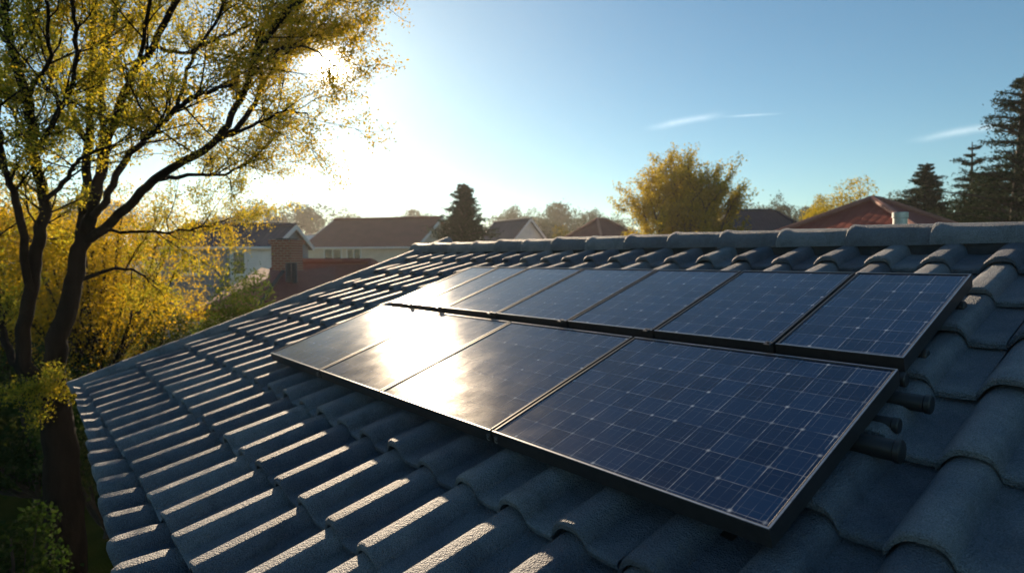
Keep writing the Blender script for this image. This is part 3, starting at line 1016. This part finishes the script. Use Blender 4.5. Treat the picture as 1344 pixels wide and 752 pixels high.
def conifer(name, label, base, h, w, seed, mat='needle', group=None, size=.12, tiers=26, per=11, first=.08, sparse=1.0, top_pow=1.0, leaves_per=95):
    r = random.Random(seed); g = np.random.default_rng(seed)
    root = empty(name, base)
    tag(root, label, 'tree', group)
    mb = MB()
    mb.tube([(0, 0, -.05), (.01 * h * r.uniform(-1, 1), 0, h * .5), (0, 0, h)], [w * .045, w * .03, w * .004], 8)
    PS = []; AX = []
    for i in range(tiers):
        f = first + (1 - first) * (i / tiers) ** .9
        z = h * f
        L = w / 2 * (1 - f) ** top_pow * r.uniform(.75, 1.15) + w * .03
        k = max(3, int(per * (1 - .55 * f)))
        a0 = r.uniform(0, 6.28)
        for j in range(k):
            if r.random() > sparse: continue
            a = a0 + 2 * math.pi * j / k + r.uniform(-.3, .3)
            LL = L * r.uniform(.55, 1.15)
            up = r.uniform(-.22, .12) + .5 * f
            d = Vector((math.cos(a), math.sin(a), up))
            e = Vector((0, 0, z)) + d * LL + Vector((0, 0, -.10 * LL))
            m = Vector((0, 0, z)) + d * LL * .5
            mb.tube([Vector((0, 0, z)), m, e], [w * .009, w * .006, w * .002], 4, cap=False)
            n = int(leaves_per * (.35 + LL / (w / 2)))
            t = g.random(n) ** .75
            p = np.array([0, 0, z]) + np.outer(t, np.array(d) * LL) + np.outer(t * t, np.array([0, 0, -.10 * LL]))
            sp = (.05 + .16 * (1 - np.abs(t - .45))) * LL
            p += g.normal(size=(n, 3)) * np.stack([sp, sp, sp * .38], 1)
            PS.append(p); AX.append(np.tile(np.array(d), (n, 1)))
    part('trunk', mb, 'bark_far', root)
    P = np.concatenate(PS); A = np.concatenate(AX)
    tone = .4 + g.normal(scale=.22, size=len(P))
    link('crown', quads_mesh('crown', leaf_quads(P, size, g, .3, A, .7), tone, mat), root)
    return root

def on_ground(px, depth):
    p = at(px, 341, depth); p.z = 0; return p
def top_h(py, depth): return CAM_Z + (341 - py) / F * depth

# golden trees behind the big one
broad_tree('golden_tree', 'bright golden yellow tree behind the dark trunk, reaching towards the brick chimney', on_ground(122, 13), top_h(250, 13), 4.5, 'leaf_gold', 31, 44000, .055, .28, 44, tone0=.3, barkm='bark')
broad_tree('golden_tree', 'olive yellow tree behind the trunks at the left edge', on_ground(30, 15), top_h(255, 15), 6.0, 'leaf_mix', 32, 40000, .07, .22, 40, tone0=.35, barkm='bark')
# garden shrubs
broad_tree('shrub', 'conical dark green garden shrub beside the red brown roof', on_ground(303, 10.6), top_h(369, 10.6) * 1.09, 1.6, 'leaf_green', 41, 26000, .05, .03, 40, cat='shrub', tone0=.75)
broad_tree('shrub', 'spreading green shrub beneath the golden crown', on_ground(190, 13.8), top_h(415, 13.8), 3.2, 'leaf_green', 42, 12000, .085, .05, 26, cat='shrub', tone0=.75)
broad_tree('shrub', 'green shrub with shade-darkened leaves behind the big trunk near the left edge', on_ground(40, 11), top_h(470, 11), 3.6, 'leaf_green', 43, 16000, .08, .05, 30, cat='shrub', tone0=.1)  # leaf tone lowered, deep shading put into the leaf colour
broad_tree('shrub', 'low leafy shrub at the bottom left corner by the path', on_ground(0, 6.2), top_h(640, 6.2), 1.2, 'leaf_green', 44, 3500, .06, .1, 16, cat='shrub', tone0=.1)  # low leaf tone carries the deep shade of this corner as colour
broad_tree('shrub', 'mid green shrub just past the lower corner of the roof', on_ground(130, 9.6), top_h(500, 9.6), 2.2, 'leaf_green', 45, 8000, .075, .05, 20, cat='shrub', tone0=.5)

# middle distance trees
conifer('spruce_tree', 'dark pointed spruce between the plum roofed house and the white gable', on_ground(609, 34), top_h(243, 34), 7.6, 51, size=.17, tiers=40, per=17, leaves_per=210)
def fan_tree(label, base, h, w, mat, seed, stems=15, rep_=11, size=.13):
    r = random.Random(seed); g = np.random.default_rng(seed)
    root = empty('broadleaf_tree', base); tag(root, label, 'tree')
    mb = MB(); tips = []
    b0 = Vector((0, 0, h * .22))
    mb.tube([(0, 0, -.05), (.03, 0, h * .12), b0], [w * .045, w * .036, w * .03], 8)
    for i in range(stems):
        a = 2 * math.pi * (i + r.uniform(-.3, .3)) / stems * 2.4
        q = math.sqrt((i + .5) / stems)
        end = Vector((math.cos(a) * w * .40 * q, math.sin(a) * w * .40 * q, h * (r.uniform(.80, .88) - .20 * q * q)))
        mid = b0.lerp(end, .5) + Vector((math.cos(a), math.sin(a), -.3)) * (.05 * w * q)
        Q, RR = jag([b0, mid, end], [w * .016, w * .010, w * .005], 5, .05, r)
        mb.tube(Q, RR, 6)
        for k in range(4, len(Q)):
            t = (Q[k] - Q[k - 1]).normalized()
            for _ in range(2):
                ax = Vector((r.gauss(0, 1), r.gauss(0, 1), r.gauss(0, .6))).normalized()
                grow(mb, Q[k], (t * .9 + ax * .75), h * r.uniform(.10, .19), w * .004, 1, tips, r, 4, -.04)
    part('trunk', mb, 'bark_far', root, smooth=True)
    P = np.array([t[0] for t in tips])
    P = np.repeat(P, rep_, 0) + g.normal(scale=.13, size=(len(P) * rep_, 3))
    tone = .45 - .45 * P[:, 0] / w + g.normal(scale=.2, size=len(P))
    link('crown', quads_mesh('crown', leaf_quads(P, size, g, .6), tone, mat), root)
fan_tree('airy yellow green fan shaped tree rising behind the middle of the ridge', on_ground(895, 36), top_h(206, 36), 7.0, 'leaf_autumn', 52)
broad_tree('broadleaf_tree', 'low golden tree behind the red hip roof', on_ground(1105, 42), top_h(245, 42), 6.6, 'leaf_autumn', 53, 24000, .14, .2, 40, tone0=.4)
broad_tree('broadleaf_tree', 'small golden tree left of the red hip roof at the far side', on_ground(1062, 46), top_h(262, 46), 3.6, 'leaf_autumn', 54, 12000, .14, .2, 26, tone0=.3)
conifer('spruce_tree', 'dark spruce just right of the red hip roof', on_ground(1213, 38), top_h(215, 38), 8.6, 55, size=.2, tiers=36, per=14, leaves_per=190)
conifer('pine_tree', 'thin open topped pine between the spruce and the tall pine', on_ground(1271, 32), top_h(188, 32), 5.6, 56, size=.17, tiers=17, per=8, sparse=.7, top_pow=.75, first=.3, leaves_per=190)
conifer('pine_tree', 'tall shaggy pine cut off by the right edge', on_ground(1336, 27), top_h(100, 27), 9.0, 57, size=.17, tiers=30, per=11, sparse=.8, top_pow=.75, first=.12, leaves_per=230)
conifer('pine_tree', 'bushy dark pine low in front of the tall pine', on_ground(1300, 30), top_h(225, 30), 6.6, 58, size=.18, tiers=26, per=14, top_pow=.6, first=.1, leaves_per=200)
broad_tree('shrub', 'rounded yellow green bush beside the white gabled house', on_ground(737, 62), top_h(295, 62), 4.2, 'leaf_mix', 59, 5000, .24, .05, 20, cat='shrub', tone0=.3)

# far tree line, hazy
far = [(345, 120, 262, 9), (408, 130, 264, 13), (463, 165, 266, 9), (510, 150, 276, 10), (535, 170, 272, 10), (562, 150, 280, 9), (667, 150, 266, 7),
       (693, 150, 268, 9), (712, 140, 274, 9), (738, 140, 263, 12), (765, 150, 277, 9), (785, 150, 270, 5), (806, 150, 274, 7), (640, 170, 276, 9), (720, 105, 288, 10),
       (690, 110, 290, 8), (985, 150, 264, 9), (1028, 120, 249, 5.5), (1008, 140, 268, 8), (1050, 150, 268, 8), (1165, 120, 252, 9), (1140, 140, 258, 9), (590, 160, 278, 10),
       (250, 130, 268, 12), (160, 140, 262, 14), (80, 130, 262, 13), (10, 135, 266, 14), (300, 150, 266, 11), (820, 160, 270, 12), (940, 160, 272, 12), (1200, 130, 262, 12), (1260, 130, 262, 12), (1330, 130, 258, 14), (1090, 150, 262, 12)]
kinds = []
nm = ['rounded', 'spreading', 'tall', 'broken', 'full', 'lopsided']
for k_ in range(6):
    pass
protos = []
for k_ in range(5):
    t = broad_tree('far_tree', '', (0, 0, 0), 12, 9.5, 'leaf_far', 70 + k_, 8000, .34, .12, 24, tone0=.35 + .08 * k_)
    protos.append(t)
PLACE = {345: 'between the golden foliage and the first far round crown', 408: 'broad rounded crown left above the pale metal roof', 463: 'double topped crown above the plum roof',
         510: 'low crown over the right half of the plum roof', 535: 'low crown over the end of the plum ridge', 562: 'next to the left side of the spruce', 667: 'small round crown left of the dark wooded rise',
         693: 'over the white gable', 712: 'mid height crown left of the highest one', 738: 'highest crown of the wooded rise left of the yellow tree', 765: 'right shoulder of the wooded rise',
         785: 'narrow pointed crown left of the yellow tree', 806: 'touching the left side of the yellow green tree', 640: 'beside the right flank of the spruce', 720: 'nearer low crown behind the white gable',
         690: 'nearer low crown right behind the dark roof with white gable', 985: 'just right of the yellow green tree', 1028: 'dark rounded crown standing out left of the low golden tree',
         1008: 'over the slate roof', 1050: 'behind the small golden tree', 1165: 'left behind the dark spruce', 1140: 'over the ridge of the red hip roof', 590: 'behind the spruce',
         250: 'behind the golden tree', 160: 'behind the big trunk', 80: 'between the two dark stems', 10: 'at the left edge behind the stems', 300: 'right end behind the golden foliage',
         820: 'behind the left of the yellow green tree', 940: 'behind the right of the yellow green tree', 1200: 'behind the dark spruce', 1260: 'behind the thin pine', 1330: 'behind the tall pine', 1090: 'behind the low golden tree'}
for i, (px, D, py, w) in enumerate(far):
    src = protos[i % 5]
    o = src if i < 5 else copy_tree(src)
    o.location = on_ground(px, D)
    hh = top_h(py + 6, D)
    o.rotation_euler = (0, 0, i * 1.7)
    o.scale = (w / 9.5 * 1.35, w / 9.5 * 1.35, hh / 12)
    tag(o, 'hazy far tree, ' + PLACE[px], 'tree', 'hazy trees along the skyline')
# a wood too far to count closes the skyline
g = np.random.default_rng(90)
C = []; RD = []
for i in range(260):
    a = g.uniform(-.95, .95); D = g.uniform(210, 330)
    hgt = g.uniform(6, 13.5) * D / 250
    C.append((math.tan(a) * D if abs(a) < .8 else a * D, D, hgt * .5)); RD.append((g.uniform(5, 9), g.uniform(5, 9), hgt * .5))
P = blob_points(g, 60000, np.array(C), np.array(RD))
wood = link('far_wood', quads_mesh('far_wood', leaf_quads(P, 1.3, g, .7), .4 + g.normal(scale=.2, size=len(P)), 'leaf_far'))
tag(wood, 'hazy far wood closing the skyline behind the houses', 'woodland', kind='stuff')

# ------------------------------------------------------------------ neighbouring houses
def window(root, wall_m, x, z, w, h, lites=2):
    """window in a wall whose matrix has x along the wall, z up, -y outwards"""
    mb = MB(); t = .07
    mb.box(-w / 2, w / 2, -.05, .03, h / 2 - t, h / 2, None); mb.box(-w / 2, w / 2, -.05, .03, -h / 2, -h / 2 + t)
    xs = [-w / 2 + i * (w - t) / lites for i in range(lites + 1)]
    for x_ in xs: mb.box(x_, x_ + t, -.048, .028, -h / 2 + t, h / 2 - t)
    o = part('window', mb, 'white_trim', root)
    o.matrix_basis = wall_m @ Matrix.Translation((x, 0, z))
    mb = MB(); mb.box(-w / 2 + .01, w / 2 - .01, -.012, .012, -h / 2 + .01, h / 2 - .01)
    part('pane', mb, 'pane', o)
    mb = MB(); mb.box(-w / 2 - .06, w / 2 + .06, -.10, .0, -h / 2 - .07, -h / 2 - .002)
    part('sill', mb, 'white_trim', o)

def roof_slab(mb, P, th=.12):
    """a roof plane polygon given in order from the eave left; UV in metres; slab of that thickness"""
    P = [Vector(p) for p in P]
    ex = (P[1] - P[0]).normalized()
    nrm = (P[1] - P[0]).cross(P[2] - P[0]).normalized()
    ey = nrm.cross(ex)
    uv = [((p - P[0]).dot(ex), (p - P[0]).dot(ey)) for p in P]
    mb.face(P, uv)
    Q = [p - Vector((0, 0, th)) for p in P]
    mb.face(list(reversed(Q)), [(0, 0)] * len(P))
    n = len(P)
    for i in range(n):
        j = (i + 1) % n
        mb.face([P[i], Q[i], Q[j], P[j]], [(0, 0), (0, .1), (.1, .1), (.1, 0)])

def gable_house(name, label, loc, rz, L, W, ze, zr, wall, roofm, wins=(), ridge='fascia', ov=.35, gwall=None, hip=False, hipx=None):
    """ridge along local x; local -y is the front"""
    root = empty(name, loc, rz)
    tag(root, label, 'house', 'neighbouring houses')
    x0, x1, y0, y1 = -L / 2, L / 2, -W / 2, W / 2
    mb = MB()
    c = [(x0, y0), (x1, y0), (x1, y1), (x0, y1)]
    for i in range(4):
        a, b = c[i], c[(i + 1) % 4]
        mb.face([(a[0], a[1], 0), (b[0], b[1], 0), (b[0], b[1], ze), (a[0], a[1], ze)])
    part('wall', mb, wall, root)
    s = (zr - ze) / (W / 2)
    yo = W / 2 + ov; zo = ze - s * ov + .06; zr_ = zr + .06
    rf = MB()
    if not hip:
        xo = L / 2 + ov
        roof_slab(rf, [(-xo, -yo, zo), (xo, -yo, zo), (xo, 0, zr_), (-xo, 0, zr_)])
        roof_slab(rf, [(xo, yo, zo), (-xo, yo, zo), (-xo, 0, zr_), (xo, 0, zr_)])
        gm = MB()
        gm.face([(x0, y1, ze), (x0, y0, ze), (x0, 0, zr - .04)]); part('gable', gm, gwall or wall, root); gm = MB(); gm.face([(x1, y0, ze), (x1, y1, ze), (x1, 0, zr - .04)])
        part('gable', gm, gwall or wall, root)
        for sx in (-1, 1):
            vb = MB()
            for sy in (-1, 1):
                bar(vb, Vector((sx * (xo + .02), sy * yo, zo - .07)), Vector((sx * (xo + .02), 0, zr_ - .07)), .035, .2)
            part('bargeboard', vb, 'white_trim', root)
        rl = [(-xo, 0, zr_ + .02), (xo, 0, zr_ + .02)]
        lines = [rl]
    else:
        xo = L / 2 + ov; hx = hipx if hipx is not None else max(.3, L / 2 - W / 2)
        roof_slab(rf, [(-xo, -yo, zo), (xo, -yo, zo), (hx, 0, zr_), (-hx, 0, zr_)])
        roof_slab(rf, [(xo, yo, zo), (-xo, yo, zo), (-hx, 0, zr_), (hx, 0, zr_)])
        roof_slab(rf, [(xo, -yo, zo), (xo, yo, zo), (hx, 0, zr_)])
        roof_slab(rf, [(-xo, yo, zo), (-xo, -yo, zo), (-hx, 0, zr_)])
        lines = [[(-hx, 0, zr_ + .03), (hx, 0, zr_ + .03)]]
        for sx in (-1, 1):
            for sy in (-1, 1):
                lines.append([(sx * xo, sy * yo, zo + .03), (sx * hx, 0, zr_ + .03)])
    ro = part('roof', rf, roofm, root)
    rm_ = MB()
    for l in lines: rm_.tube(l, .11, 8)
    part('ridge_cap', rm_, ridge, ro)
    gt = MB(); gt.tube([(-xo, -yo - .05, zo - .1), (xo, -yo - .05, zo - .1)], .06, 8)
    part('gutter', gt, 'white_trim', root)
    front = Matrix.Translation((0, y0 - .002, 0))
    for (side, x, z, w, h, n) in wins:
        if side == 'f': m = front
        elif side == 'r': m = Matrix.Translation((x1 + .002, 0, 0)) @ Matrix.Rotation(R(90), 4, 'Z')
        else: m = Matrix.Translation((x0 - .002, 0, 0)) @ Matrix.Rotation(R(-90), 4, 'Z')
        window(root, m, x, z, w, h, n)
    return root

# plum roofed house with cream walls: gable turned to the right
gable_house('gabled_house', 'cream house with plum tiled gable roof and paired white windows left of the spruce', (-9.67, 46.7, 0), R(-16), 8.5, 8.0, 5.55, 7.6, 'cream_wall', 'roof_plum',
            [('f', -2.2, 4.75, 1.45, 1.1, 2), ('f', -.5, 4.75, 1.15, 1.1, 2), ('r', 0, 4.5, 1.2, 1.2, 2), ('f', -1.4, 1.6, 1.3, 1.3, 2), ('f', 1.5, 1.6, 1.3, 1.3, 2)], ridge='roof_plum')
# grey blue and white house behind the chimney
h2 = gable_house('gabled_house', 'grey blue and white house with slate roof behind the golden tree', (-13.2, 29.35, 0), 0, 5.0, 4.7, 5.15, 6.1, 'grey_wall', 'roof_slate',
            [('f', -1.2, 4.35, .9, 1.0, 2), ('r', 0, 5.05, 1.1, .45, 3)], ridge='roof_slate', ov=.22)
mb = MB(); mb.box(.6, 2.47, -2.41, -2.353, 2.2, 5.0); part('white_bay', mb, 'white_wall', h2)
window(h2, Matrix.Translation((0, -2.412, 0)), 1.02, 4.35, .62, 1.1, 1)
# nearest neighbour: rust tiled roof with brick chimney
h3 = gable_house('hip_roofed_house', 'low rust red tiled house with brick chimney just past the roof verge', on_ground(432, 19.5), R(-14), 5.2, 5.0, 2.9, 4.35, 'cream_wall', 'roof_brick', [('f', 0, 1.7, 1.2, 1.1, 2)], ridge='roof_brick', hip=True, hipx=1.5)
hm = Matrix.Translation(h3.location) @ Matrix.Rotation(R(-14), 4, 'Z')
hi_ = hm.inverted()
def hp(px, py, d): return hi_ @ at(px, py, d)
mb = MB()
roof_slab(mb, [hp(252, 408, 15.6), hp(338, 404, 14.9), hp(371, 357, 17.2), hp(343, 351, 18.2)])
roof_slab(mb, [hp(338.5, 404, 14.9), hp(440, 400, 15.6), hp(440, 350, 18.0), hp(372, 357, 17.2)])
part('wing_roof', mb, 'roof_brick', h3)
mb = MB(); mb.tube([hp(338, 403.5, 14.9), hp(371.5, 356, 17.2)], .05, 8); part('valley_flashing', mb, 'mortar', h3)
mb = MB(); p0, p1 = hp(262, 408, 15.9), hp(430, 404, 15.6)
mb.face([(p0.x, p0.y, 0), (p1.x, p1.y, 0), (p1.x, p1.y, 3.0), (p0.x, p0.y, 3.0)]); part('wing_wall', mb, 'cream_wall', h3)
ch = MB(); cpt = at(377, 341, 18.4)
lc = hm.inverted() @ cpt
ch.box(lc.x - .34, lc.x + .34, lc.y - .3, lc.y + .3, 3.0, 4.98)
ch.box(lc.x - .39, lc.x + .39, lc.y - .35, lc.y + .35, 4.983, 5.10)
co = part('chimney', ch, 'brick', h3)
mb = MB(); mb.box(lc.x - .25, lc.x + .25, lc.y - .2, lc.y + .2, 5.102, 5.15); part('chimney_cap', mb, 'fascia', co)
for dx in (0.02, .20):
    mb = MB(); q = hm.inverted() @ at(378 + dx * 44, 380, 16.6)
    mb.tube([(q.x, q.y, 2.6), (q.x, q.y, 4.42)], .075, 10); part('vent_pipe', mb, 'black', h3, smooth=True)
# the rest, farther off
gable_house('gabled_house', 'small pale metal roofed house glinting beyond the slate roof', on_ground(400, 78), R(-40), 7, 6, 5.2, 7.6, 'white_wall', 'roof_pale', [('f', 0, 3.9, 1.2, 1.2, 2)])
gable_house('gabled_house', 'dark roofed house with white gable end right of the spruce', on_ground(672, 58), R(-56), 5.6, 4.2, 6.0, 8.2, 'white_wall', 'roof_slate', [('f', 0, 4.6, 1.1, 1.1, 2), ('r', 0, 4.6, 1.0, 1.1, 2)], gwall='white_wall')
gable_house('hip_roofed_house', 'hip roofed house with rust and navy slopes left of the yellow green tree', on_ground(790, 52), R(38), 6.0, 6.0, 5.7, 7.9, 'cream_wall', 'roof_plum', [('f', 0, 4.3, 1.2, 1.2, 2)], ridge='ridge_red', hip=True, hipx=.6)
gable_house('hip_roofed_house', 'slate roofed house just right of the yellow green tree', on_ground(985, 50), R(0), 8.2, 7.0, 6.2, 8.5, 'white_wall', 'roof_slate', [('f', 2, 4.6, 1.2, 1.2, 2)], hip=True, hipx=1.8, ridge='roof_slate')
gable_house('hip_roofed_house', 'house with bright red tiled hip roof behind the right part of the ridge', on_ground(1148, 23), R(36), 8.8, 8.0, 4.6, 6.72, 'cream_wall', 'roof_red', [('f', 1, 3.2, 1.2, 1.2, 2)], ridge='ridge_red', hip=True, hipx=.35)

# ------------------------------------------------------------------ haze
mb = MB(); mb.box(-540, 540, -80, 920, -1.0, 30.0)
hm_ = bpy.data.materials.new('haze'); hm_.use_nodes = True
ht = hm_.node_tree
for nd in list(ht.nodes): ht.nodes.remove(nd)
pv = nn(ht, 'ShaderNodeVolumePrincipled')
pv.inputs['Color'].default_value = (.95, .93, .90, 1)
pv.inputs['Density'].default_value = .00045
pv.inputs['Anisotropy'].default_value = .55
ho = nn(ht, 'ShaderNodeOutputMaterial')
ht.links.new(pv.outputs[0], ho.inputs['Volume'])
M['haze'] = hm_
hz = part('haze', mb, 'haze')
tag(hz, 'warm morning haze between the houses and far trees', 'haze', kind='stuff')
